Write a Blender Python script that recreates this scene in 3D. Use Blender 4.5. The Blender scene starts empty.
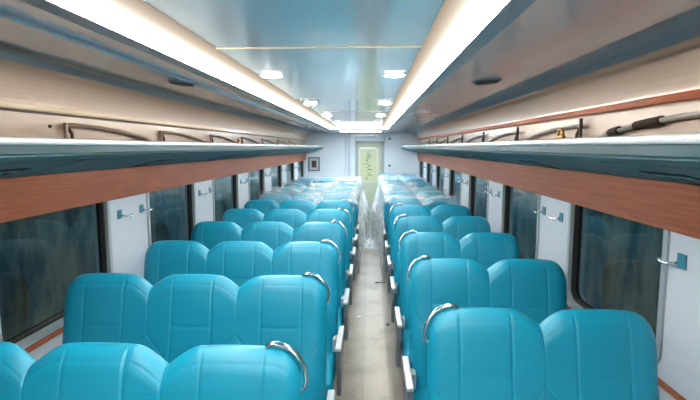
import bpy, bmesh, math, random
from mathutils import Vector, Matrix
random.seed(4)
C = bpy.context.scene.collection
R = math.radians
CX = -0.222            # centre line of the coach (camera stands right of it)
EYE = 1.85
XL, XR = -1.682, 1.238 # inner faces of the side walls
YB, YE = -2.6, 12.5    # near and far bulkheads
ZB0, ZB1 = 1.508, 1.71 # wood band

# ------------------------------------------------------------------ materials
def lin(r, g, b):
    f = lambda c: (c/255/12.92) if c/255 <= .04045 else ((c/255+.055)/1.055)**2.4
    return (f(r), f(g), f(b), 1)
def mat(name, col, rough=.5, metal=0, spec=.5, coat=0, coat_r=.05, bump=0, bscale=40, detail=2, tint=0, tscale=4, stretch=None, emis=None, estr=0):
    m = bpy.data.materials.new(name); m.use_nodes = True
    nt = m.node_tree; b = nt.nodes['Principled BSDF']
    b.inputs['Base Color'].default_value = col
    b.inputs['Roughness'].default_value = rough
    b.inputs['Metallic'].default_value = metal
    b.inputs['Specular IOR Level'].default_value = spec
    b.inputs['Coat Weight'].default_value = coat
    b.inputs['Coat Roughness'].default_value = coat_r
    tc = nt.nodes.new('ShaderNodeTexCoord'); mp = nt.nodes.new('ShaderNodeMapping')
    nt.links.new(tc.outputs['Object'], mp.inputs[0])
    if stretch: mp.inputs['Scale'].default_value = stretch
    if bump:
        n = nt.nodes.new('ShaderNodeTexNoise'); n.inputs['Scale'].default_value = bscale; n.inputs['Detail'].default_value = detail
        bp = nt.nodes.new('ShaderNodeBump'); bp.inputs['Strength'].default_value = 1; bp.inputs['Distance'].default_value = bump
        nt.links.new(mp.outputs[0], n.inputs['Vector']); nt.links.new(n.outputs['Fac'], bp.inputs['Height'])
        nt.links.new(bp.outputs[0], b.inputs['Normal'])
        if coat: nt.links.new(bp.outputs[0], b.inputs['Coat Normal'])
    if tint:
        n = nt.nodes.new('ShaderNodeTexNoise'); n.inputs['Scale'].default_value = tscale; n.inputs['Detail'].default_value = 4
        nt.links.new(mp.outputs[0], n.inputs['Vector'])
        mx = nt.nodes.new('ShaderNodeMix'); mx.data_type = 'RGBA'
        mx.inputs[6].default_value = col; mx.inputs[7].default_value = tuple(c*(1-tint) for c in col[:3])+(1,)
        rp = nt.nodes.new('ShaderNodeMapRange'); rp.inputs[1].default_value = .35; rp.inputs[2].default_value = .7
        nt.links.new(n.outputs['Fac'], rp.inputs[0]); nt.links.new(rp.outputs[0], mx.inputs[0]); nt.links.new(mx.outputs[2], b.inputs['Base Color'])
    if emis:
        b.inputs['Emission Color'].default_value = emis; b.inputs['Emission Strength'].default_value = estr
    return m
def emitter(name, col, s):
    m = bpy.data.materials.new(name); m.use_nodes = True; nt = m.node_tree; nt.nodes.clear()
    e = nt.nodes.new('ShaderNodeEmission'); e.inputs[0].default_value = col; e.inputs[1].default_value = s
    o = nt.nodes.new('ShaderNodeOutputMaterial'); nt.links.new(e.outputs[0], o.inputs[0]); return m
def joint_lines(m, y0, step, width, col):
    """thin panel joints running across a lining, at real spacing along the coach"""
    nt = m.node_tree; b = nt.nodes['Principled BSDF']
    tc = nt.nodes.new('ShaderNodeTexCoord'); sp = nt.nodes.new('ShaderNodeSeparateXYZ'); nt.links.new(tc.outputs['Object'], sp.inputs[0])
    a = nt.nodes.new('ShaderNodeMath'); a.operation = 'SUBTRACT'; a.inputs[1].default_value = y0-40*step
    nt.links.new(sp.outputs['Y'], a.inputs[0])
    d = nt.nodes.new('ShaderNodeMath'); d.operation = 'MODULO'; d.inputs[1].default_value = step; nt.links.new(a.outputs[0], d.inputs[0])
    l = nt.nodes.new('ShaderNodeMath'); l.operation = 'LESS_THAN'; l.inputs[1].default_value = width; nt.links.new(d.outputs[0], l.inputs[0])
    mx = nt.nodes.new('ShaderNodeMix'); mx.data_type = 'RGBA'
    src = b.inputs['Base Color']
    if src.is_linked: nt.links.new(src.links[0].from_socket, mx.inputs[6])
    else: mx.inputs[6].default_value = src.default_value
    mx.inputs[7].default_value = col
    nt.links.new(l.outputs[0], mx.inputs[0]); nt.links.new(mx.outputs[2], src)

M = {}
M['leather'] = mat('turquoise_leather', lin(2,128,160), .42, spec=.4, coat=.06, coat_r=.35, bump=.0006, bscale=160)
M['white'] = mat('white_panel', lin(176,187,200), .35, bump=.0004, bscale=8, coat=.2, coat_r=.2)
M['endwall'] = mat('end_wall_white', lin(206,217,224), .4, tint=.07, tscale=2.5, coat=.2)
M['beige'] = mat('beige_lining', lin(182,160,142), .35, coat=.3, coat_r=.15, tint=.06, tscale=1.5)
M['slope'] = mat('beige_slope_lining', lin(226,206,190), .3, coat=.5, coat_r=.1, bump=.004, bscale=1.2, detail=1)
joint_lines(M['slope'], 2.55, 1.52, .012, lin(232,212,192))
M['stripe'] = mat('blue_grey_stripe', lin(160,196,218), .5)
M['gloss'] = mat('glossy_grey_lining', lin(212,222,236), .3, spec=.5, coat=1, coat_r=.05, bump=.007, bscale=1.3, detail=1)
M['ledge'] = mat('ledge_grey', lin(150,164,174), .35, coat=.2)
M['ceil'] = mat('glossy_ceiling', lin(124,156,174), .4, spec=.5, coat=1, coat_r=.09, bump=.002, bscale=1.5, detail=1)
M['gloss'].node_tree.nodes['Principled BSDF'].inputs['Coat IOR'].default_value = 1.65
M['ceil'].node_tree.nodes['Principled BSDF'].inputs['Coat IOR'].default_value = 1.9
M['cove_wall'] = mat('cove_white', lin(240,228,212), .5)
M['cream'] = mat('cream_trim', lin(238,220,192), .35, coat=.3)
M['darkline'] = mat('dark_brown_gasket', lin(88,66,48), .5)
M['rack'] = mat('teal_grey_rack', lin(92,132,140), .6, spec=.2)
M['rack2'] = mat('teal_grey_rack_fascia', lin(46,80,90), .4, spec=.4)
M['gap'] = mat('black_gap', lin(14,26,32), .6)
M['lip'] = mat('white_aluminium_lip', lin(225,232,236), .25, metal=.3)
M['alu'] = mat('grey_aluminium', lin(150,158,164), .32, metal=.6)
M['armgrey'] = mat('armrest_top_grey', lin(176,186,194), .3, metal=.15, coat=.3)
M['armside'] = mat('armrest_side_grey', lin(92,106,116), .4)
M['chrome'] = mat('chrome', lin(225,230,232), .08, metal=1)
M['dark'] = mat('dark_steel', lin(40,48,54), .5, metal=.4)
M['frame'] = mat('window_frame_grey', lin(150,160,166), .35, metal=.3)
M['rubber'] = mat('black_rubber', lin(18,20,22), .6)
M['sign'] = mat('dark_teal_sign', lin(6,44,58), .6, spec=.1)
M['hookteal'] = mat('hook_plate_teal', lin(40,108,128), .3, metal=.2)
M['signmark'] = mat('sign_mark', lin(120,176,188), .6, spec=.2)
M['brown'] = mat('brown_bracket', lin(150,130,114), .4, metal=.2)
M['darkbrown'] = mat('dark_brown_wrap', lin(62,48,40), .6)
M['greybar'] = mat('grey_bar', lin(176,174,170), .3, metal=.3)
M['brass'] = mat('brass', lin(176,128,62), .35, metal=.9)
M['creamarm'] = mat('cream_plastic', lin(226,222,212), .35)
M['ground'] = mat('dark_ballast', lin(50,48,44), .9)

def wood(name, c1, c2):
    m = mat(name, lin(*c1), .45, spec=.3, coat=.06, coat_r=.3)
    nt = m.node_tree; b = nt.nodes['Principled BSDF']
    tc = nt.nodes.new('ShaderNodeTexCoord'); mp = nt.nodes.new('ShaderNodeMapping'); mp.inputs['Scale'].default_value = (6, .9, 26)
    n = nt.nodes.new('ShaderNodeTexNoise'); n.inputs['Scale'].default_value = 3.2; n.inputs['Detail'].default_value = 6; n.inputs['Distortion'].default_value = .6
    nt.links.new(tc.outputs['Object'], mp.inputs[0]); nt.links.new(mp.outputs[0], n.inputs['Vector'])
    r = nt.nodes.new('ShaderNodeValToRGB'); r.color_ramp.elements[0].position = .35; r.color_ramp.elements[1].position = .68
    r.color_ramp.elements[0].color = lin(*c1); r.color_ramp.elements[1].color = lin(*c2)
    nt.links.new(n.outputs['Fac'], r.inputs[0]); nt.links.new(r.outputs[0], b.inputs['Base Color']); return m
M['wood'] = wood('reddish_wood', (148,84,54), (126,67,42))
M['wood2'] = wood('orange_wood', (186,88,34), (160,70,26))

# floor: pale grey vinyl with a lighter lane, smudges and grime
def floor_mat():
    m = mat('vinyl_floor', lin(160,158,148), .42, coat=.15, coat_r=.3)
    nt = m.node_tree; b = nt.nodes['Principled BSDF']
    tc = nt.nodes.new('ShaderNodeTexCoord')
    n = nt.nodes.new('ShaderNodeTexNoise'); n.inputs['Scale'].default_value = 2.6; n.inputs['Detail'].default_value = 3; n.inputs['Distortion'].default_value=.4
    n2 = nt.nodes.new('ShaderNodeTexNoise'); n2.inputs['Scale'].default_value = 60; n2.inputs['Detail'].default_value = 3
    nt.links.new(tc.outputs['Object'], n.inputs['Vector']); nt.links.new(tc.outputs['Object'], n2.inputs['Vector'])
    r = nt.nodes.new('ShaderNodeValToRGB'); e = r.color_ramp.elements
    e[0].position = .36; e[0].color = lin(98,96,90); e[1].position = .5; e[1].color = lin(118,115,107)
    r.color_ramp.elements.new(.75).color = lin(128,125,116)
    nt.links.new(n.outputs['Fac'], r.inputs[0])
    sp = nt.nodes.new('ShaderNodeSeparateXYZ'); nt.links.new(tc.outputs['Object'], sp.inputs[0])
    g = nt.nodes.new('ShaderNodeMath'); g.operation = 'COMPARE'; g.inputs[1].default_value = .055; g.inputs[2].default_value = .095; nt.links.new(sp.outputs['X'], g.inputs[0])
    mx = nt.nodes.new('ShaderNodeMix'); mx.data_type = 'RGBA'; mx.blend_type = 'MULTIPLY'
    mx.inputs[0].default_value = 1
    mr = nt.nodes.new('ShaderNodeMapRange'); mr.inputs[3].default_value = .86; mr.inputs[4].default_value = 1.08; nt.links.new(g.outputs[0], mr.inputs[0])
    nt.links.new(r.outputs[0], mx.inputs[6]); nt.links.new(mr.outputs[0], mx.inputs[7])
    mx2 = nt.nodes.new('ShaderNodeMix'); mx2.data_type = 'RGBA'; mx2.blend_type = 'OVERLAY'; mx2.inputs[0].default_value = .18
    nt.links.new(mx.outputs[2], mx2.inputs[6]); nt.links.new(n2.outputs['Fac'], mx2.inputs[7]); nt.links.new(mx2.outputs[2], b.inputs['Base Color'])
    return m
M['floor'] = floor_mat()

def glass_mat():
    m = bpy.data.materials.new('window_glass'); m.use_nodes = True; nt = m.node_tree; nt.nodes.clear()
    t = nt.nodes.new('ShaderNodeBsdfTransparent'); t.inputs[0].default_value = (.55,.62,.64,1)
    g = nt.nodes.new('ShaderNodeBsdfGlossy'); g.inputs['Roughness'].default_value = .03; g.inputs[0].default_value = (.85,.95,1,1)
    f = nt.nodes.new('ShaderNodeFresnel'); f.inputs[0].default_value = 1.5
    mx = nt.nodes.new('ShaderNodeMixShader'); o = nt.nodes.new('ShaderNodeOutputMaterial')
    ge = nt.nodes.new('ShaderNodeNewGeometry'); inv = nt.nodes.new('ShaderNodeMath'); inv.operation = 'SUBTRACT'; inv.inputs[0].default_value = 1
    nt.links.new(ge.outputs['Backfacing'], inv.inputs[1]); mu = nt.nodes.new('ShaderNodeMath'); mu.operation = 'MULTIPLY'
    nt.links.new(f.outputs[0], mu.inputs[0]); nt.links.new(inv.outputs[0], mu.inputs[1])
    nt.links.new(mu.outputs[0], mx.inputs[0]); nt.links.new(t.outputs[0], mx.inputs[1]); nt.links.new(g.outputs[0], mx.inputs[2]); nt.links.new(mx.outputs[0], o.inputs[0])
    return m
M['glass'] = glass_mat()
def plastic_mat(name, lo, hi):
    m = bpy.data.materials.new(name); m.use_nodes = True; nt = m.node_tree; nt.nodes.clear()
    t = nt.nodes.new('ShaderNodeBsdfTransparent'); t.inputs[0].default_value = (.97,.98,.98,1)
    b = nt.nodes.new('ShaderNodeBsdfPrincipled'); b.inputs['Base Color'].default_value = lin(222,232,238); b.inputs['Roughness'].default_value = .22; b.inputs['Specular IOR Level'].default_value = .9
    tc = nt.nodes.new('ShaderNodeTexCoord'); n = nt.nodes.new('ShaderNodeTexNoise'); n.inputs['Scale'].default_value = 6; n.inputs['Detail'].default_value = 3; n.inputs['Distortion'].default_value = 1.2
    nt.links.new(tc.outputs['Object'], n.inputs['Vector'])
    bp = nt.nodes.new('ShaderNodeBump'); bp.inputs['Distance'].default_value = .012; nt.links.new(n.outputs['Fac'], bp.inputs['Height']); nt.links.new(bp.outputs[0], b.inputs['Normal'])
    r = nt.nodes.new('ShaderNodeMapRange'); r.inputs[1].default_value = .35; r.inputs[2].default_value = .7; r.inputs[3].default_value = lo; r.inputs[4].default_value = hi
    nt.links.new(n.outputs['Fac'], r.inputs[0])
    mx = nt.nodes.new('ShaderNodeMixShader'); o = nt.nodes.new('ShaderNodeOutputMaterial')
    nt.links.new(r.outputs[0], mx.inputs[0]); nt.links.new(t.outputs[0], mx.inputs[1]); nt.links.new(b.outputs[0], mx.inputs[2]); nt.links.new(mx.outputs[0], o.inputs[0])
    return m
M['plastic'] = plastic_mat('clear_plastic_film', .04, .34)
M['plastic2'] = plastic_mat('doubled_plastic_film', .42, .85)
M['cove_end'] = emitter('cove_end_diffuser', (1,.83,.70,1), .9)
M['cove'] = emitter('cove_diffuser', (1,.90,.76,1), 1)
def cove_gradient(m, z0, z1):
    nt = m.node_tree; e = nt.nodes['Emission']
    tc = nt.nodes.new('ShaderNodeTexCoord'); sp = nt.nodes.new('ShaderNodeSeparateXYZ'); nt.links.new(tc.outputs['Object'], sp.inputs[0])
    mr = nt.nodes.new('ShaderNodeMapRange'); mr.inputs[1].default_value = z0; mr.inputs[2].default_value = z1; nt.links.new(sp.outputs['Z'], mr.inputs[0])
    c = nt.nodes.new('ShaderNodeValToRGB'); c.color_ramp.elements[0].color = (1,.93,.82,1); c.color_ramp.elements[1].color = (1,.80,.60,1)
    p = nt.nodes.new('ShaderNodeMath'); p.operation = 'POWER'; p.inputs[0].default_value = COVE_HI; nt.links.new(mr.outputs[0], p.inputs[1])
    r = nt.nodes.new('ShaderNodeMath'); r.operation = 'MULTIPLY'; r.inputs[1].default_value = COVE_LO; nt.links.new(p.outputs[0], r.inputs[0])
    c.color_ramp.elements[0].position = .35
    ta = nt.nodes.new('ShaderNodeMapRange'); ta.inputs[3].default_value = .34; ta.inputs[4].default_value = .10; nt.links.new(mr.outputs[0], ta.inputs[0])  # faint warm tail painted in for the glow spread over the ceiling edge
    ad = nt.nodes.new('ShaderNodeMath'); ad.operation = 'ADD'; nt.links.new(r.outputs[0], ad.inputs[0]); nt.links.new(ta.outputs[0], ad.inputs[1]); r = ad
    nt.links.new(mr.outputs[0], c.inputs[0]); nt.links.new(c.outputs[0], e.inputs[0]); nt.links.new(r.outputs[0], e.inputs[1])
COVE_LO, COVE_HI = 76, 1.7e-5
cove_gradient(M['cove'], EYE+.353, EYE+.42)
M['fill_light'] = emitter('added_fill_light', (.86,.95,1,1), 62)  # glow of the added fill panel
M['led'] = emitter('downlight_led', (1,.93,.84,1), 26)

# ------------------------------------------------------------------ helpers
def obj(name, bm, m, parent=None, smooth=False, angle=None):
    me = bpy.data.meshes.new(name)
    bmesh.ops.recalc_face_normals(bm, faces=bm.faces)
    bm.to_mesh(me); bm.free()
    for x in (m if isinstance(m, (list, tuple)) else [m]): me.materials.append(x)
    if smooth:
        for p in me.polygons: p.use_smooth = True
        if angle: me.set_sharp_from_angle(angle=R(angle))
    o = bpy.data.objects.new(name, me); C.objects.link(o)
    if parent: o.parent = parent
    return o
def tag(o, label, cat, group=None, kind=None):
    o['label'] = label; o['category'] = cat
    if group: o['group'] = group
    if kind: o['kind'] = kind
    return o
def thing(name, label, cat, loc=(0,0,0), group=None):
    o = bpy.data.objects.new(name, None); C.objects.link(o); o.location = loc; o.empty_display_size = .1
    return tag(o, label, cat, group)
def struct(o): o['kind'] = 'structure'; return o
def box(bm, x0, x1, y0, y1, z0, z1, bev=0, seg=2, mi=0, M4=None):
    r = bmesh.ops.create_cube(bm, size=1)
    vs = r['verts']
    for v in vs: v.co = Vector((x0+(v.co.x+.5)*(x1-x0), y0+(v.co.y+.5)*(y1-y0), z0+(v.co.z+.5)*(z1-z0)))
    fs = set(f for v in vs for f in v.link_faces)
    if bev:
        es = set(e for v in vs for e in v.link_edges)
        q = bmesh.ops.bevel(bm, geom=list(es), offset=bev, segments=seg, affect='EDGES', profile=.5)
        fs = set(f for f in fs if f.is_valid) | set(q['faces']); vs = list({v for f in fs for v in f.verts})
    for f in fs: f.material_index = mi
    if M4 is not None: bmesh.ops.transform(bm, matrix=M4, verts=list(vs))
    return vs
def tube(bm, pts, r, n=8, sy=1.0, mi=0):
    pts = [Vector(p) for p in pts]; rings = []
    prev = None
    for i, p in enumerate(pts):
        t = (pts[min(i+1, len(pts)-1)]-pts[max(i-1, 0)]).normalized()
        if prev is None:
            a = t.orthogonal().normalized() if abs(t.y) > .9 else t.cross(Vector((0,1,0))).normalized()
        else:
            a = (prev-t*prev.dot(t)).normalized()
        prev = a; b = t.cross(a).normalized()
        rr = r[i] if isinstance(r, (list, tuple)) else r
        rings.append([bm.verts.new(p+a*math.cos(2*math.pi*k/n)*rr+b*math.sin(2*math.pi*k/n)*rr*sy) for k in range(n)])
    for i in range(len(rings)-1):
        for k in range(n):
            f = bm.faces.new((rings[i][k], rings[i][(k+1)%n], rings[i+1][(k+1)%n], rings[i+1][k])); f.material_index = mi
    for q in (rings[0], rings[-1]):
        bm.faces.new(q).material_index = mi
def prism(bm, prof, y0, y1, mi=0):
    """closed x-z profile swept along the coach"""
    a = [bm.verts.new((x, y0, z)) for x, z in prof]; b = [bm.verts.new((x, y1, z)) for x, z in prof]
    n = len(prof)
    for i in range(n):
        f = bm.faces.new((a[i], a[(i+1)%n], b[(i+1)%n], b[i])); f.material_index = mi
    bm.faces.new(a).material_index = mi; bm.faces.new(b[::-1]).material_index = mi
def disc(bm, c, r, h, n=32, axis='Z', r2=None):
    mt = Matrix.Translation(c)
    if axis == 'Y': mt = mt @ Matrix.Rotation(R(90), 4, 'X')
    if axis == 'X': mt = mt @ Matrix.Rotation(R(90), 4, 'Y')
    bmesh.ops.create_cone(bm, cap_ends=True, segments=n, radius1=r, radius2=r if r2 is None else r2, depth=h, matrix=mt)
def P(s, h): return CX + s*h     # s = -1 left, +1 right, h = distance from the centre line

# ------------------------------------------------------------------ camera
cam = bpy.data.cameras.new('camera'); co = bpy.data.objects.new('camera', cam); C.objects.link(co)
cam.sensor_fit = 'HORIZONTAL'; cam.sensor_width = 36; cam.lens = 480.784/700*36; cam.clip_start = .05
co.location = (0, 0, EYE); co.rotation_euler = (R(90-6.284), R(0), R(2.403))
bpy.context.scene.camera = co

# ------------------------------------------------------------------ shell
bm = bmesh.new(); box(bm, XL-.05, XR+.05, YB, YE, -.06, 0); struct(obj('floor', bm, M['floor']))

# ceiling: one lining with several finishes; thickness upwards
HC, HE = .42, .35
A_C, A_E, A_S = .434, .555, .62
YC = 9.57
bm = bmesh.new()
box(bm, P(-1, A_C), P(1, A_C), YB, YC-.06, EYE+HC, EYE+HC+.03, mi=0)
# beyond the cove the ceiling drops to ledge level
box(bm, P(-1, A_S), P(1, A_S), YC+.065, YE, EYE+HE, EYE+HE+.03, mi=5)
for s in (-1, 1):
    # recess wall behind the diffuser, horizontal ledge, glossy slope, blue-grey stripe, beige slope
    prism(bm, [(P(s, A_E), EYE+HE), (P(s, A_S), EYE+HE), (P(s, A_S), EYE+HE+.1), (P(s, A_E), EYE+HE+.1)], YB, YC+.065, 1)
    # the lining rises gently outwards, then turns down over the coach's shoulder to the wall
    path = [(A_S, .35, 2)] + [(A_S+.53*k/6, .35+.048*math.sin(math.pi/2*k/6), 2) for k in range(1, 7)]
    path += [(1.20, .394, 3), (1.25, .384, 3), (1.305, .364, 3)]
    for k in range(1, 11):
        a = k/10*math.pi/2; path.append((1.305+.14*math.sin(a)**.9, .364-.165*(1-math.cos(a)), 4))
    path.append((1.46, .17, 4))
    for (h0, H0, _), (h1, H1, mi) in zip(path, path[1:]):
        prism(bm, [(P(s, h0), EYE+H0), (P(s, h1), EYE+H1), (P(s, h1)+s*.03*(mi == 4), EYE+H1+.03), (P(s, h0)+s*.03*(mi == 4), EYE+H0+.03)], YB, YE, mi)
box(bm, P(-1, A_E), P(1, A_E), YC, YC+.065, EYE+HE, EYE+HE+.1, mi=1)
bmesh.ops.remove_doubles(bm, verts=bm.verts, dist=.0001)
struct(obj('ceiling', bm, [M['ceil'], M['ledge'], M['gloss'], M['stripe'], M['slope'], M['endwall']], smooth=True, angle=22))

# cross joint strips on the ceiling; cream stands in for their bright reflection
n_trim = 0
def trim(bm, m, **k):
    global n_trim; n_trim += 1
    return struct(obj('trim_%d' % n_trim, bm, m, **k))
for y in (2.08, 5.75):
    bm = bmesh.new(); box(bm, P(-1, A_C), P(1, A_C), y-.011, y+.011, EYE+HC-.004, EYE+HC-.0005, .0015); trim(bm, M['cream'])

# cove lights: slanted diffuser strips
def cove(label, pts0, pts1, m='cove'):
    bm = bmesh.new()
    a = [bm.verts.new(p) for p in pts0]; b = [bm.verts.new(p) for p in pts1]
    n = len(a)
    for i in range(n): bm.faces.new((a[i], a[(i+1)%n], b[(i+1)%n], b[i]))
    bm.faces.new(a); bm.faces.new(b[::-1])
    tag(obj('cove_light', bm, M[m]), label, 'light', 'cove light strips round the ceiling')
for s, w in ((-1, 'long warm white light strip along the left edge of the glossy ceiling'), (1, 'long warm white light strip along the right edge of the glossy ceiling')):
    q = lambda y: [(P(s, A_E-.001), y, EYE+HE+.003), (P(s, A_E-.001), y, EYE+HC+.02), (P(s, A_C+.001), y, EYE+HC+.02), (P(s, A_C+.001), y, EYE+HC-.001)]
    cove(w, q(YB+.02), q(YC-.0605))
q = lambda x: [(x, YC-.001, EYE+HE+.003), (x, YC-.001, EYE+HC+.02), (x, YC-.059, EYE+HC+.02), (x, YC-.059, EYE+HC-.001)]
cove('short warm light strip across the far end of the ceiling', q(P(-1, A_E-.002)), q(P(1, A_E-.002)), 'cove_end')

# LED downlights
for i, y in enumerate((.95, 2.87, 4.70, 6.50, 8.35)):
    for s in (-1, 1):
        nm = ['nearest', 'second', 'third', 'fourth', 'farthest'][i]
        if i == 0: lab = 'round recessed ceiling downlight above the camera, %s of the pair' % ('left' if s < 0 else 'right')
        else: lab = 'round ceiling downlight, %s pair from the front in view, %s side of the glossy ceiling' % (['', 'first', 'second', 'third', 'last'][i], 'left' if s < 0 else 'right')
        t = thing('ceiling_downlight', lab, 'ceiling light', (P(s, .36), y, EYE+HC), 'downlights in the glossy ceiling')
        bm = bmesh.new(); disc(bm, (0,0,-.003), .068, .006, r2=.068); obj('rim', bm, M['lip'], t)
        bm = bmesh.new(); disc(bm, (0,0,-.0075), .056, .004); obj('lens', bm, M['led'], t)

t = thing('added_fill_panel', 'added cool white fill light panel in the low ceiling before the far door', 'ceiling light', (CX, 10.7, EYE+HE))  # fill light added to brighten the far bulkhead
bm = bmesh.new(); box(bm, -.47, .47, -.09, .09, -.006, -.0005, .002); obj('rim', bm, M['lip'], t)
bm = bmesh.new(); box(bm, -.45, .45, -.07, .07, -.009, -.0062); obj('lens', bm, M['fill_light'], t)

# round grilles in the sloping lining
for s, w, y in ((-1, 'left', 2.87), (1, 'right', 2.87)):
    h = .895; H = .35+.048*math.sin(math.pi/2*(h-.62)/.53)
    t = thing('ceiling_grille', 'dark round speaker grille in the %s sloping ceiling lining' % w, 'grille', (P(s, h), y, EYE+H-.004), 'round grilles in the sloping linings')
    t.rotation_euler = (0, -s*math.atan2(.02, .26), 0)
    bm = bmesh.new(); disc(bm, (0,0,-.003), .082, .007, 36); obj('rim', bm, M['ledge'], t, True, 40)
    bm = bmesh.new(); disc(bm, (0,0,-.009), .070, .004, 36)
    for k in range(-4, 5):
        w_ = math.sqrt(.066**2-(k*.014)**2); box(bm, -w_, w_, k*.014-.003, k*.014+.003, -.015, -.011)
    obj('louvre', bm, M['armside'], t)

# side walls -----------------------------------------------------------
WIN = [(2.02+1.52*k, 2.99+1.52*k) for k in range(-2, 7)]
WZ0, WZ1 = .895, 1.60
def rrect(y0, y1, z0, z1, r, n=6):
    pts = []
    for cy, cz, a0 in ((y1-r, z1-r, 0), (y0+r, z1-r, 90), (y0+r, z0+r, 180), (y1-r, z0+r, 270)):
        for k in range(n+1):
            a = R(a0+90*k/n); pts.append((cy+r*math.cos(a), cz+r*math.sin(a)))
    return pts
def rect_like(y0, y1, z0, z1, n=6):
    pts = []
    for cy, cz, a0 in ((y1, z1, 0), (y0, z1, 90), (y0, z0, 180), (y1, z0, 270)):
        for k in range(n+1): pts.append((cy, cz))
    return pts
def ring(bm, outer, inner, x_face, x_deep, mi=0, back=True):
    """plate with a rounded opening and a reveal going from x_face to x_deep"""
    o = [bm.verts.new((x_face, a, b)) for a, b in outer]; i_ = [bm.verts.new((x_face, a, b)) for a, b in inner]
    d = [bm.verts.new((x_deep, a, b)) for a, b in inner]; od = [bm.verts.new((x_deep, a, b)) for a, b in outer]
    n = len(o)
    for k in range(n):
        j = (k+1) % n
        for q in ((o[k], o[j], i_[j], i_[k]), (i_[k], i_[j], d[j], d[k]), (d[k], d[j], od[j], od[k]), (od[k], od[j], o[j], o[k])):
            try: bm.faces.new(q).material_index = mi
            except ValueError: pass
win_no = 0
for s, X, side in ((-1, XL, 'left'), (1, XR, 'right')):
    bm = bmesh.new(); T = .09*s
    xa, xb = sorted((X, X+T))
    box(bm, xa, xb, YB, YE, 0, .80, mi=0)                       # dado
    box(bm, xa, xb, YB, YE, WZ1+.04, EYE+.30, mi=1)             # lining above the windows and inside the rack
    prev = YB
    for (a, b) in WIN:
        box(bm, xa, xb, prev, a-.05, .80, WZ1+.04, mi=0)
        ring(bm, rect_like(a-.05, b+.05, .80, WZ1+.04), rrect(a+.012, b-.012, WZ0+.012, WZ1, .085), X, X+T)
        prev = b+.05
    box(bm, xa, xb, prev, YE, .80, WZ1+.04, mi=0)
    bmesh.ops.remove_doubles(bm, verts=bm.verts, dist=.0001)
    struct(obj('wall_'+side, bm, [M['white'], M['beige']]))
    for (a, b) in WIN:
        win_no += 1
        w = bpy.data.objects.new('window_%d' % win_no, None); C.objects.link(w); w.location = (X, (a+b)/2, WZ0); struct(w)
        L = (b-a)/2; H = WZ1-WZ0
        bm = bmesh.new(); ring(bm, rrect(-L-.012, L+.012, -.012, H+.01, .105), rrect(-L+.02, L-.02, .02, H-.01, .08), -s*.010, s*.05)
        obj('window_frame', bm, M['frame'], w, True, 35)
        bm = bmesh.new(); ring(bm, rrect(-L+.018, L-.018, .018, H-.008, .082), rrect(-L+.034, L-.034, .034, H-.02, .07), s*.012, s*.055)
        obj('gasket', bm, M['rubber'], w, True, 35)
        bm = bmesh.new(); ps = rrect(-L+.025, L-.025, .025, H-.012, .07)
        f = bm.faces.new([bm.verts.new((s*.034, p, q)) for p, q in ps]); 
        g = bmesh.ops.extrude_face_region(bm, geom=[f]); bmesh.ops.translate(bm, verts=[v for v in g['geom'] if isinstance(v, bmesh.types.BMVert)], vec=(s*.006, 0, 0))
        obj('pane', bm, M['glass'], w)
    # wood band, thin wood sill line, upper trim
    bm = bmesh.new(); xa, xb = sorted((X, X-s*.016)); box(bm, xa, xb, YB, YE, ZB0, ZB1+.008, .004); trim(bm, M['wood'])
    bm = bmesh.new(); xa, xb = sorted((X, X-s*.014)); box(bm, xa, xb, YB, YE, .845, .872, .004); trim(bm, M['wood'])
    if s < 0:
        bm = bmesh.new(); box(bm, X, X+.024, YB, YE, EYE+.178, EYE+.207, .008); trim(bm, M['cream'])
        bm = bmesh.new(); box(bm, X, X+.020, YB, YE, EYE+.168, EYE+.178); trim(bm, M['darkline'])
    else:
        bm = bmesh.new(); box(bm, X-.022, X, YB, YE, EYE+.180, EYE+.215, .004); trim(bm, M['wood2'])
    bm = bmesh.new(); xa, xb = sorted((X, X-s*.012)); box(bm, xa, xb, YB, YE, 0, .12, .003); struct(obj('baseboard_'+side, bm, M['alu']))

# bulkheads --------------------------------------------------------------
DX0, DX1, DZ = -.39, .365, 2.00
bm = bmesh.new()
box(bm, XL-.09, DX0, YE, YE+.08, 0, EYE+.45); box(bm, DX1, XR+.09, YE, YE+.08, 0, EYE+.45); box(bm, DX0, DX1, YE, YE+.08, DZ, EYE+.45)
struct(obj('wall_far', bm, M['endwall']))
bm = bmesh.new(); box(bm, XL-.09, XR+.09, YB-.08, YB, 0, EYE+.5); struct(obj('wall_near', bm, M['endwall']))

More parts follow.
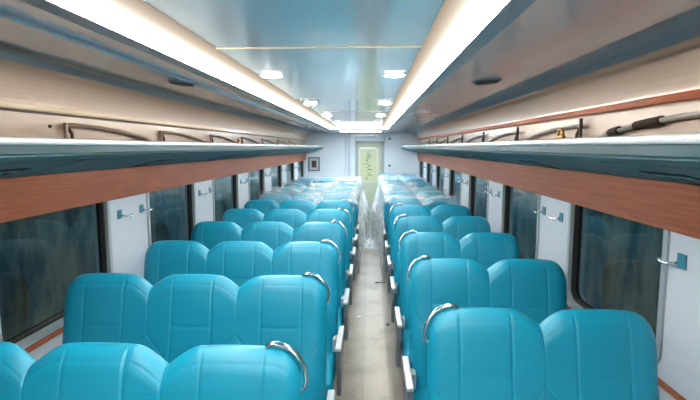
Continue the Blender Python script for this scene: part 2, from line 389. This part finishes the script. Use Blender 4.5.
M['door'] = mat('grey_green_door', lin(172,182,160), .45, tint=.1, tscale=6)
M['doorframe'] = mat('door_frame_grey', lin(150,162,160), .4)
M['doorpane'] = mat('lit_door_pane', lin(176,186,150), .4, tint=.15, tscale=14, emis=lin(205,216,170), estr=.03)  # slight emission stands in for light from the vestibule behind the pane
d = bpy.data.objects.new('door_1', None); C.objects.link(d); d.location = (0, YE, 0); struct(d)
bm = bmesh.new()
box(bm, DX0, DX0+.075, -.02, .06, 0, DZ, .006); box(bm, DX1-.085, DX1, -.02, .06, 0, DZ, .006); box(bm, DX0, DX1, -.02, .06, DZ-.05, DZ, .006)
obj('door_frame', bm, M['doorframe'], d)
bm = bmesh.new(); box(bm, DX0+.075, DX1-.085, .02, .06, 0, DZ-.05)
obj('door_leaf', bm, M['door'], d)
def xz_ring(bm, outer, inner, y0, y1):
    o = [bm.verts.new((a, y0, b)) for a, b in outer]; i_ = [bm.verts.new((a, y0, b)) for a, b in inner]
    o2 = [bm.verts.new((a, y1, b)) for a, b in outer]; i2 = [bm.verts.new((a, y1, b)) for a, b in inner]
    n = len(o)
    for k in range(n):
        j = (k+1) % n
        for q in ((o[k], o[j], i_[j], i_[k]), (i_[k], i_[j], i2[j], i2[k]), (i2[k], i2[j], o2[j], o2[k]), (o2[k], o2[j], o[j], o[k])): bm.faces.new(q)
bm = bmesh.new(); xz_ring(bm, rrect(-.29, .20, .93, 1.84, .09), rrect(-.262, .172, .958, 1.812, .07), .004, .02); obj('pane_frame', bm, M['lip'], d)
bm = bmesh.new(); f = bm.faces.new([bm.verts.new((a, .012, b)) for a, b in rrect(-.265, .175, .955, 1.815, .07)])
g = bmesh.ops.extrude_face_region(bm, geom=[f]); bmesh.ops.translate(bm, verts=[v for v in g['geom'] if isinstance(v, bmesh.types.BMVert)], vec=(0, .006, 0))
pane = obj('pane', bm, M['doorpane'], d)
# scrawled marks on the door pane (illegible in the photo)
M['mark'] = mat('grey_marks', lin(66,72,80), .6)
bm = bmesh.new()
for k in range(16):
    zz = 1.02+k*.048; w_ = random.uniform(.02, .06); xx = -.045+random.uniform(-.05, .05)
    box(bm, xx-w_, xx+w_, .0095, .0118, zz, zz+random.uniform(.008, .022), .001, M4=None)
obj('writing', bm, M['mark'], pane)
bm = bmesh.new(); tube(bm, [(.225, -.02, 1.0), (.225, -.06, 1.0), (.225, -.06, 1.18), (.225, -.02, 1.18)], .011); obj('door_handle', bm, M['chrome'], d, True)
# door header
bm = bmesh.new(); box(bm, DX0-.02, DX1+.02, -.03+YE, YE, DZ, DZ+.115, .01); trim(bm, M['white'])
for k, x in enumerate((-.13, .14)):
    t = thing('indicator_lamp', 'small white lamp on the bulkhead above the far door, %s of two' % ('left' if k == 0 else 'right'), 'lamp', (x, YE, DZ+.155), 'lamps above the far door')
    bm = bmesh.new(); disc(bm, (0,-.012,.0), .035, .024, 20, 'Y'); obj('base', bm, M['lip'], t)
    bm = bmesh.new(); bmesh.ops.create_uvsphere(bm, u_segments=16, v_segments=10, radius=.03, matrix=Matrix.Translation((0,-.035,0))); obj('dome', bm, M['endwall'], t, True)
# conduit and cable duct
bm = bmesh.new(); box(bm, -.575, -.50, YE-.045, YE, .0, EYE+HE-.002, .006); tag(obj('cable_duct', bm, M['white']), 'tall white cable duct left of the far door', 'duct')
bm = bmesh.new()
tube(bm, [(-.64, YE-.011, 2.18)]+[(-.64, YE-.011, 2.0-.14*k) for k in range(6)]+[(-.66, YE-.011, 1.18), (-.71, YE-.011, 1.06), (-.79, YE-.011, .99), (-.84, YE-.011, .98)], .012)
tag(obj('conduit', bm, M['white'], smooth=True), 'thin grey conduit curving down the far bulkhead beside the white duct', 'pipe')
# picture
t = thing('wall_picture', 'small square picture in a grey frame on the far bulkhead', 'picture', (-1.46, YE, 1.23))
bm = bmesh.new(); xz_ring(bm, rect_like(-.15, .15, 0, .36), rect_like(-.118, .118, .032, .328), -.03, 0); obj('frame', bm, M['armside'], t)
M['mat_'] = mat('picture_mount', lin(178,184,184), .6); M['art'] = mat('picture_print', lin(84,58,60), .5, tint=.6, tscale=30)
bm = bmesh.new(); box(bm, -.119, .119, -.018, -.002, .031, .329); obj('mount', bm, M['mat_'], t)
bm = bmesh.new(); box(bm, -.062, .062, -.021, -.018, .09, .27); obj('print', bm, M['art'], t)
for k, (x, z) in enumerate(((.50, 2.06), (.50, 1.37))):
    bm = bmesh.new(); disc(bm, (x, YE-.012, z), .03, .024, 16, 'Y', .022)
    tag(obj('round_fitting', bm, M['dark'], smooth=True, angle=40), 'small dark round fitting on the far bulkhead, %s right of the door' % ('upper one' if k == 0 else 'lower one'), 'fitting', 'dark fittings right of the far door')

# luggage racks --------------------------------------------------------------
for s, X, side in ((-1, XL, 'left'), (1, XR, 'right')):
    hw = abs(X-CX)-.001
    t = thing('luggage_rack', 'long teal-grey overhead luggage rack with a white front lip on the %s wall' % side, 'luggage rack', (0, 0, 0), 'luggage racks')
    U = lambda tt: (P(s, 1.0+(hw-1.0)*tt), EYE-.032-.112*tt)
    y0, y1 = YB+.01, YE-.02
    bm = bmesh.new()          # underside in two boards with a dark groove between
    for a, b in ((.03, .205), (.24, .992)):
        p, q_ = U(a), U(b); prism(bm, [p, q_, (q_[0], q_[1]+.016), (p[0], p[1]+.016)], y0, y1)
    obj('underside_panel', bm, M['rack'], t)
    bm = bmesh.new(); p, q_ = U(.0), U(.999); prism(bm, [(p[0], p[1]+.017), (q_[0], q_[1]+.017), (q_[0], q_[1]+.03), (p[0], p[1]+.03)], y0, y1); obj('shelf', bm, M['gap'], t)
    bm = bmesh.new(); xa, xb = sorted((P(s, .992), P(s, 1.012))); box(bm, xa, xb, y0, y1, EYE-.026, EYE+.008, .003); obj('fascia', bm, M['rack2'], t)
    bm = bmesh.new(); xa, xb = sorted((P(s, .980), P(s, 1.016))); box(bm, xa, xb, y0, y1, EYE+.007, EYE+.034, .010, 3); obj('lip', bm, M['lip'], t, True, 50)
    # seat number signs on the underside
    yy = 1.72 if s > 0 else 1.88
    while yy < 11.5:
        ax, az = U(.50); bx_, bz = U(.93)
        sg = bmesh.new(); prism(sg, [(ax, az-.003), (bx_, bz-.003), (bx_, bz-.0005), (ax, az-.0005)], yy-.13, yy+.13)
        so = obj('seat_number_sign', sg, M['sign'], t)
        mk = bmesh.new()
        for (u0, u1, w0, w1) in ((.58, .64, -.10, .02), (.58, .64, .045, .11), (.68, .72, -.10, -.01), (.68, .84, .055, .075), (.78, .84, .055, .10), (.78, .82, -.10, .02)):
            c0, c1 = U(u0), U(u1); prism(mk, [(c0[0], c0[1]-.0042), (c1[0], c1[1]-.0042), (c1[0], c1[1]-.0032), (c0[0], c0[1]-.0032)], yy+w0, yy+w1)
        obj('seat_symbol', mk, M['signmark'], so)
        yy += 1.5
    # joint strips across the underside
    yy = 2.60 if s > 0 else 2.2
    while yy < 12:
        jb = bmesh.new(); p, q_ = U(.02), U(.95); prism(jb, [(p[0], p[1]-.002), (q_[0], q_[1]-.002), (q_[0], q_[1]), (p[0], p[1])], yy-.003, yy+.003); yy += 1.52
        obj('joint_strip', jb, M['armside'], t)

# bowed retainer bars standing on the racks against the wall
def retainer(s, y, L, bar, label, bands):
    X = XL if s < 0 else XR
    t = thing('luggage_retainer', label, 'bracket', (X-s*.024, y, EYE-.04), 'bowed bars inside the racks')
    bm = bmesh.new(); box(bm, -.009, .009, -.009, .009, -.068, .172 if s < 0 else .205, .004); obj('post', bm, M['darkbrown'] if s > 0 else M['brown'], t)
    bm = bmesh.new()
    pts = [(0, 0, .158)]+[(0, L*u, .162-.085*u**2.2) for u in [k/10 for k in range(1, 10)]]+[(0, L*.97, .072), (0, L, .03), (0, L, -.062)]
    tube(bm, pts, .0105, 8, 1.3); obj('bar', bm, bar, t, True)
    bm = bmesh.new(); tube(bm, [(0, .01, .15), (0, .05, .115), (0, .055, .08), (0, .03, .03), (0, .012, -.02)], .009); obj('brace', bm, M['darkbrown'], t, True)
    for (u0, u1) in bands:
        bm = bmesh.new(); tube(bm, [(0, L*u, .162-.085*u**2.2) for u in (u0, (u0+u1)/2, u1)], .021, 10); obj('wrap', bm, M['darkbrown'], t, True, 50)
for i in range(7):
    lab = 'bowed brown bar and post inside the left luggage rack, %s from the front' % ['nearest', 'second', 'third', 'fourth', 'fifth', 'sixth', 'seventh'][i]
    retainer(-1, 2.58+1.2*i, 1.08, M['brown'], lab, [])
for i in range(8):
    lab = 'bowed grey bar and dark post inside the right luggage rack, %s from the front' % ['nearest', 'second', 'third', 'fourth', 'fifth', 'sixth', 'seventh', 'eighth'][i]
    retainer(1, 1.66+1.2*i, 1.06, M['greybar'], lab, [(.40, .58), (.72, .80)] if i == 0 else [])
bm = bmesh.new(); disc(bm, (XL+.004, 2.48, EYE+.108), .009, .008, 14, 'X'); tag(obj('screw_cap', bm, M['dark']), 'tiny black screw cap on the beige wall before the nearest left rack post', 'screw cap')
def brass_thing(x, y, lab):
    t = thing('brass_clamp', lab, 'clamp', (x, y, EYE+.034), 'brass clamps on the rack lips'); t.scale = (.7, .7, .7)
    bm = bmesh.new(); box(bm, -.012, .012, -.05, .05, 0, .018, .005); obj('base', bm, M['brass'], t)
    bm = bmesh.new(); tube(bm, [(0, .036*math.cos(R(a)), .018+.036*math.sin(R(a))) for a in range(0, 181, 15)], .009, 8); obj('hoop', bm, M['brass'], t, True)
brass_thing(P(1, 1.0), 2.02, 'small brass-coloured clamp on the right rack lip')
brass_thing(P(-1, 1.0), 4.45, 'small brass-coloured clamp on the left rack lip')

# coat hooks on the window pillars
def hook_proto():
    t = bpy.data.objects.new('coat_hook', None); C.objects.link(t); t.empty_display_size = .05
    bm = bmesh.new(); box(bm, -.006, 0, -.028, .028, -.03, .03, .003); obj('plate', bm, M['hookteal'], t)
    bm = bmesh.new(); tube(bm, [(-.006, .02, -.01), (-.035, .03, -.016), (-.042, .05, -.018), (-.042, .078, -.018), (-.042, .086, -.006)], .0065); obj('peg', bm, M['chrome'], t, True)
    return t
def copy_tree(o, parent=None):
    c = o.copy(); C.objects.link(c)
    if parent: c.parent = parent; c.matrix_parent_inverse = o.matrix_parent_inverse.copy()
    for ch in list(o.children): copy_tree(ch, c)
    return c
hk = hook_proto(); first = True
for s, X, side in ((-1, XL, 'left'), (1, XR, 'right')):
    for k in range(0, 7):
        a = WIN[k+1][1] if k > -1 else 0    # pillar starts at this y
        for j, dy in enumerate((.14, .45)):
            y = a+dy
            if y > YE-.2: continue
            if y < 1.3: continue
            o = hk if first else copy_tree(hk); first = False
            o.location = (X, y, 1.40)
            o.scale = (-1 if s < 0 else 1, 1, 1)
            ordn = ['the nearest', 'the second', 'the third', 'the fourth', 'the fifth', 'the sixth', 'the seventh'][k]
            tag(o, 'chrome coat hook, %s one on %s white pillar of the %s wall' % (('near', 'far')[j], ordn, side), 'coat hook', 'coat hooks on the window pillars')

# ------------------------------------------------------------------ seats
SW = .464
SH = 1.184
def sm(t): t = max(0, min(1, t)); return t*t*(3-2*t)
def ztop(x, lo, ro):
    """lo/ro True when that side is the free outer end of the bench"""
    a = abs(x); outer = lo if x < 0 else ro
    z = SH - .004*(min(a,.125)/.125)**2
    if a > .125:
        t = (a-.125)/(SW/2-.125)
        z = SH-.005-(.125*(1-math.sqrt(max(0, 1-min(1,t)**2.1))) if outer else .064*t**1.5)
    return z
def backrest_mesh(lo, ro):
    bm = bmesh.new()
    def dens(n, ext):   # parameter values denser at the rims
        out = [i/n for i in range(n+1)]
        return [ (.5-.5*math.cos(math.pi*u))*ext+(1-ext)*u for u in out]
    us = dens(116, .35); vs = dens(120, .4)
    hw = SW/2-.0006
    zb = .40
    front, back = [], []
    def seg_d(px, pz, ax, az, bx, bz):
        dx, dz = bx-ax, bz-az; t = max(0, min(1, ((px-ax)*dx+(pz-az)*dz)/(dx*dx+dz*dz)))
        return math.hypot(px-ax-t*dx, pz-az-t*dz)
    for v in vs:
        fr, bk = [], []
        for u in us:
            x = (2*u-1)*hw
            zt = ztop(x, lo, ro); z = zb+(zt-zb)*v
            # distances to the rims
            dtp = zt-z; dl = x+hw; dr = hw-x; db = z-zb
            def rim(dd, r, floor_): 
                t = min(dd/r, 1); return floor_+(1-floor_)*math.sqrt(max(0, 1-(1-t)**2))
            p = rim(dtp, .075, 0)*rim(db, .05, .2)
            p *= rim(dl, .075 if lo else .012, .0 if lo else .975)*rim(dr, .075 if ro else .012, .0 if ro else .975)
            yc = .0+(z-SH)*.19                    # the recline
            th = .052+.018*sm((SH-z)/.6)
            # lumbar and head fullness
            puff = .010*math.exp(-((z-.72)/.13)**2)+.006*math.exp(-((z-1.05)/.1)**2)
            g = 0
            def gr(dd, w=.004, dp=.0045): return dp*math.exp(-(dd/w)**2)
            zh = SH-.248
            for sgn in (-1, 1):
                xs = sgn*.104
                g += gr(abs(x-xs) if .50 < z < zt-.012 else 1)
                g += gr(seg_d(x, z, sgn*hw, SH-.285, sgn*.104, SH-.43))
            if abs(x) < .104: g += gr(abs(z-zh))
            g += gr(abs(dtp-.040), .004, .0018)
            pil = .002*(1-min(1, abs(x)/.104)**2) if abs(x) < .104 else 0
            yf = yc-(th+puff+pil)*p+g*min(1, p*1.2)
            yb = yc+.045*p
            fr.append(bm.verts.new((x, yf, z))); bk.append(bm.verts.new((x, yb, z)))
        front.append(fr); back.append(bk)
    nv, nu = len(vs), len(us)
    for j in range(nv-1):
        for i in range(nu-1):
            bm.faces.new((front[j][i], front[j][i+1], front[j+1][i+1], front[j+1][i]))
            bm.faces.new((back[j][i+1], back[j][i], back[j+1][i], back[j+1][i+1]))
    for j in range(nv-1):
        for i in (0, nu-1): bm.faces.new((front[j][i], front[j+1][i], back[j+1][i], back[j][i]))
    for i in range(nu-1):
        for j in (0, nv-1): bm.faces.new((front[j][i+1], front[j][i], back[j][i], back[j][i+1]))
    bmesh.ops.remove_doubles(bm, verts=bm.verts, dist=.0002)
    return bm
def bench(n, aisle):
    """n seats, aisle = +1 when the aisle is on the +x side; origin on the floor under the top of the backrest"""
    t = bpy.data.objects.new('seat_bench', None); C.objects.link(t); t.empty_display_size = .2
    W = n*SW
    for i in range(n):
        b = obj('backrest', backrest_mesh(i == 0, i == n-1), M['leather'], t, True, 55)
        b.location.x = -W/2+SW*(i+.5)
        bm = bmesh.new(); x0 = -W/2+SW*i
        box(bm, x0+.002, x0+SW-.002, -.66, -.165, .325, .462, .034, 4)
        for v in bm.verts:       # crowned top
            if v.co.z > .40: v.co.z += .012*math.cos((v.co.x-x0-SW/2)/SW*math.pi)
        obj('seat_cushion', bm, M['leather'], t, True)
    bm = bmesh.new(); box(bm, -W/2+.02, W/2-.02, -.60, -.18, .27, .324, .006); box(bm, -W/2+.03, W/2-.03, -.10, -.075, .3, .41, .004)
    obj('seat_frame', bm, M['dark'], t)
    for sx in (-1, 1):
        x = sx*(W/2-.20)
        bm = bmesh.new()
        box(bm, x-.03, x+.03, -.43, -.35, .02, .27, .006); box(bm, x-.04, x+.04, -.60, -.14, 0, .03, .008)
        obj('leg', bm, M['dark'], t)
    # aisle armrest: grey cap over a dark side plate
    xa = aisle*(W/2+.003); xb = aisle*(W/2+.043)
    x0, x1 = sorted((xa, xb))
    bm = bmesh.new(); box(bm, x0, x1, -.47, -.075, .575, .60, .008, 3); obj('armrest', bm, M['armgrey'], t, True, 40)
    bm = bmesh.new(); box(bm, x0+.004, x1-.004, -.465, -.08, .46, .578, .006); box(bm, x0+.006, x1-.006, -.40, -.18, .25, .465, .004)
    obj('side_plate', bm, M['armside'], t)
    x0, x1 = sorted((aisle*(W/2-.03), aisle*(W/2-.004)))
    bm = bmesh.new(); box(bm, x0, x1, -.235, -.215+.07, .47, .56, .008, 3); obj('hinge_cover', bm, M['armgrey'], t, True, 40)
    # window side ledge
    x0, x1 = sorted((-aisle*(W/2+.003), -aisle*(W/2+.038)))
    bm = bmesh.new(); box(bm, x0, x1, -.50, .12, .785, .812, .012, 3); w = obj('window_side_armrest', bm, M['creamarm'], t, True, 40); w['label'] = 'cream window side armrest'
    # chrome grab handle round the upper aisle corner
    e = W/2; pts = []
    ctrl = [(e-.126, SH-.020), (e-.124, SH-.002), (e-.104, SH+.007), (e-.074, SH+.001), (e-.042, SH-.014), (e-.014, SH-.040), (e+.004, SH-.074), (e+.009, SH-.108), (e+.003, SH-.132), (e-.010, SH-.140)]
    for i in range(len(ctrl)-1):
        p0, p1, p2, p3 = [Vector(ctrl[max(0, min(len(ctrl)-1, i+k))]) for k in (-1, 0, 1, 2)]
        for k in range(4):
            u = k/4; q = .5*((2*p1)+(-p0+p2)*u+(2*p0-5*p1+4*p2-p3)*u*u+(-p0+3*p1-3*p2+p3)*u**3); pts.append(q)
    pts.append(Vector(ctrl[-1]))
    bm = bmesh.new(); tube(bm, [(aisle*q.x, (q.y-SH)*.19+.004, q.y) for q in pts], .0078, 12, 2.6); h = obj('grab_handle', bm, M['chrome'], t, True)
    h['label'] = 'chrome grab handle'
    return t
YL0, YR0, PITCH = 1.545, 1.967, .9
xl = -.219-1.5*SW; xr = .239+SW
b3, b2 = bench(3, 1), bench(2, -1)
ORD = ['nearest the camera', 'second from the camera', 'third from the camera', 'fourth from the camera', 'fifth from the camera', 'sixth from the camera', 'seventh from the camera', 'eighth from the camera', 'ninth from the camera', 'tenth from the camera', 'eleventh from the camera', 'twelfth from the camera']
for i in range(11):
    o = b3 if i == 0 else copy_tree(b3)
    o.location = (xl, YL0+PITCH*i, 0)
    lab = 'turquoise leather three-seat bench left of the aisle, ' + ORD[i]
    if i > 6: lab += ', under clear plastic'
    if i == 10: lab = 'turquoise three-seat bench left of the aisle, last before the far bulkhead'
    tag(o, lab, 'train seat', 'three-seat benches on the left')
for i in range(12):
    o = b2 if i == 0 else copy_tree(b2)
    o.location = (xr, YR0+PITCH*i, 0)
    lab = 'turquoise leather two-seat bench right of the aisle, ' + ORD[i]
    if i > 5: lab += ', under clear plastic'
    if i == 11: lab = 'turquoise two-seat bench right of the aisle, last before the far bulkhead'
    tag(o, lab, 'train seat', 'two-seat benches on the right')

# ------------------------------------------------------------------ plastic dust sheets over the far rows
def cover(s, y0, y1, x_wall, x_edge, rows0, label, reach):
    bm = bmesh.new(); NY, NX, NT = 120, 46, 26
    rnd = random.Random(7 if s < 0 else 11)
    ph = [rnd.uniform(0, 6.28) for _ in range(8)]
    grid = []
    for j in range(NY+1):
        y = y0+(y1-y0)*j/NY
        # the sheet rests on the backrest tops and sags between the rows
        c = ((y-rows0)/PITCH) % 1.0; dd = min(c, 1-c)
        sag = .27*(1-math.exp(-(dd/.2)**2))
        row = []
        for i in range(NX+1):
            u = i/NX; x = x_wall+(x_edge-x_wall)*u
            z = SH+.022-sag*(.75+.25*math.sin(9*x+ph[0]))+.012*math.sin(23*x+7*y+ph[1])*math.sin(11*y+ph[2])
            z = max(z, SH-.30)
            if dd < .1: z = max(z, SH+.016)
            row.append(bm.verts.new((x, y, z)))
        zr = row[-1].co.z
        pull = math.exp(-((y-9.75)/.75)**2) if y < 9.75 else math.exp(-((y-9.75)/.75)**2)
        for i in range(1, NT+1):
            t = i/NT
            drop = zr - (zr-.012)*t
            out = x_edge - s*(.05*min(1, t*6) + reach*pull*sm(t*1.9)) 
            out += -s*.012*math.sin(30*y+3*t+ph[4])*t - s*.01*math.sin(13*y+9*t+ph[5])*t
            if abs(out-x_edge) < .052: out = x_edge-s*.052
            row.append(bm.verts.new((out, y, drop)))
        grid.append(row)
    for j in range(NY):
        for i in range(len(grid[0])-1):
            bm.faces.new((grid[j][i], grid[j][i+1], grid[j+1][i+1], grid[j+1][i])).material_index = 1 if i > NX else 0
    o = obj('plastic_dust_sheet', bm, [M['plastic'], M['plastic2']], None, True)
    tag(o, label, 'plastic sheet', 'dust sheets over the far seats')
cover(-1, 6.75, 10.75, -1.60, -.215, YL0, 'clear plastic sheet draped over the far left benches and hanging into the aisle', .15)
cover(1, 6.30, 12.15, 1.16, .235, YR0, 'clear plastic sheet draped over the far right benches and hanging into the aisle', .15)

bm = bmesh.new(); g = []
for j in range(70):
    y = 8.55+1.35*j/69; row = []
    for i in range(24):
        u = i/23; w_ = .155+.03*math.sin(5*y); x = .012+(2*u-1)*w_+.012*math.sin(17*y)
        edge = min(1, 4*min(u, 1-u), 4*min(j/69, 1-j/69))
        z = .004+edge*.05*abs(math.sin(21*x+4*y)*math.sin(9*y+6*x)+.5*math.sin(40*x-17*y))*(.4+.6*j/69)
        row.append(bm.verts.new((x, y, z)))
    g.append(row)
for j in range(69):
    for i in range(23): bm.faces.new((g[j][i], g[j][i+1], g[j+1][i+1], g[j+1][i]))
tag(obj('plastic_film', bm, M['plastic2'], None, True), 'crumpled clear plastic film lying on the aisle floor between the far benches', 'plastic sheet')

# ------------------------------------------------------------------ litter on the aisle floor
def scrap(name, x, y, w, l, a, m, label, cat, h=.006):
    bm = bmesh.new(); box(bm, -w/2, w/2, -l/2, l/2, 0, h, .002)
    for v in bm.verts: v.co.z += .004*math.sin(v.co.x*60)*(v.co.z > .003)
    o = obj(name, bm, m); o.location = (x, y, .0005); o.rotation_euler.z = R(a); tag(o, label, cat)
scrap('tape_scrap', .145, 6.45, .14, .035, 12, M['rubber'], 'black strip of tape on the aisle floor near the right benches', 'scrap')
scrap('tape_scrap', -.19, 8.85, .12, .04, 5, M['rubber'], 'black scrap on the aisle floor just before the plastic sheets', 'scrap')
scrap('paper_scrap', -.12, 5.1, .06, .04, 40, M['lip'], 'tiny white paper scrap on the aisle floor beside the left benches', 'scrap', .004)
scrap('floor_clip', .19, 4.87, .03, .05, 10, M['rubber'], 'small black clip on the aisle floor beside the right benches', 'clip', .012)

# ------------------------------------------------------------------ outside
def ext_mat():
    m = mat('depot_wall', lin(86,80,72), .85)
    nt = m.node_tree; b = nt.nodes['Principled BSDF']
    tc = nt.nodes.new('ShaderNodeTexCoord'); mp = nt.nodes.new('ShaderNodeMapping'); mp.inputs['Scale'].default_value = (1, 1.4, .6)
    n = nt.nodes.new('ShaderNodeTexNoise'); n.inputs['Scale'].default_value = 2.2; n.inputs['Detail'].default_value = 7; n.inputs['Roughness'].default_value = .65
    nt.links.new(tc.outputs['Object'], mp.inputs[0]); nt.links.new(mp.outputs[0], n.inputs['Vector'])
    r = nt.nodes.new('ShaderNodeValToRGB'); r.color_ramp.elements[0].position = .38; r.color_ramp.elements[1].position = .66
    r.color_ramp.elements[0].color = lin(30,32,30); r.color_ramp.elements[1].color = lin(150,136,112)
    nt.links.new(n.outputs['Fac'], r.inputs[0]); nt.links.new(r.outputs[0], b.inputs['Base Color']); return m
M['ext'] = ext_mat()
for s, X, side in ((-1, XL-1.3, 'outside_left'), (1, XR+1.3, 'outside_right')):
    bm = bmesh.new(); xa, xb = sorted((X, X+s*.2)); box(bm, xa, xb, -6, 24, -1.2, 3.2); struct(obj('wall_'+side, bm, M['ext']))

# ------------------------------------------------------------------ world and view
w = bpy.data.worlds.new('world'); bpy.context.scene.world = w; w.use_nodes = True
w.node_tree.nodes['Background'].inputs[0].default_value = (.22,.25,.25,1); w.node_tree.nodes['Background'].inputs[1].default_value = 1.0
vs = bpy.context.scene.view_settings
vs.view_transform = 'Standard'; vs.look = 'None'; vs.gamma = 1; vs.exposure = 2.02; vs.use_curve_mapping = False
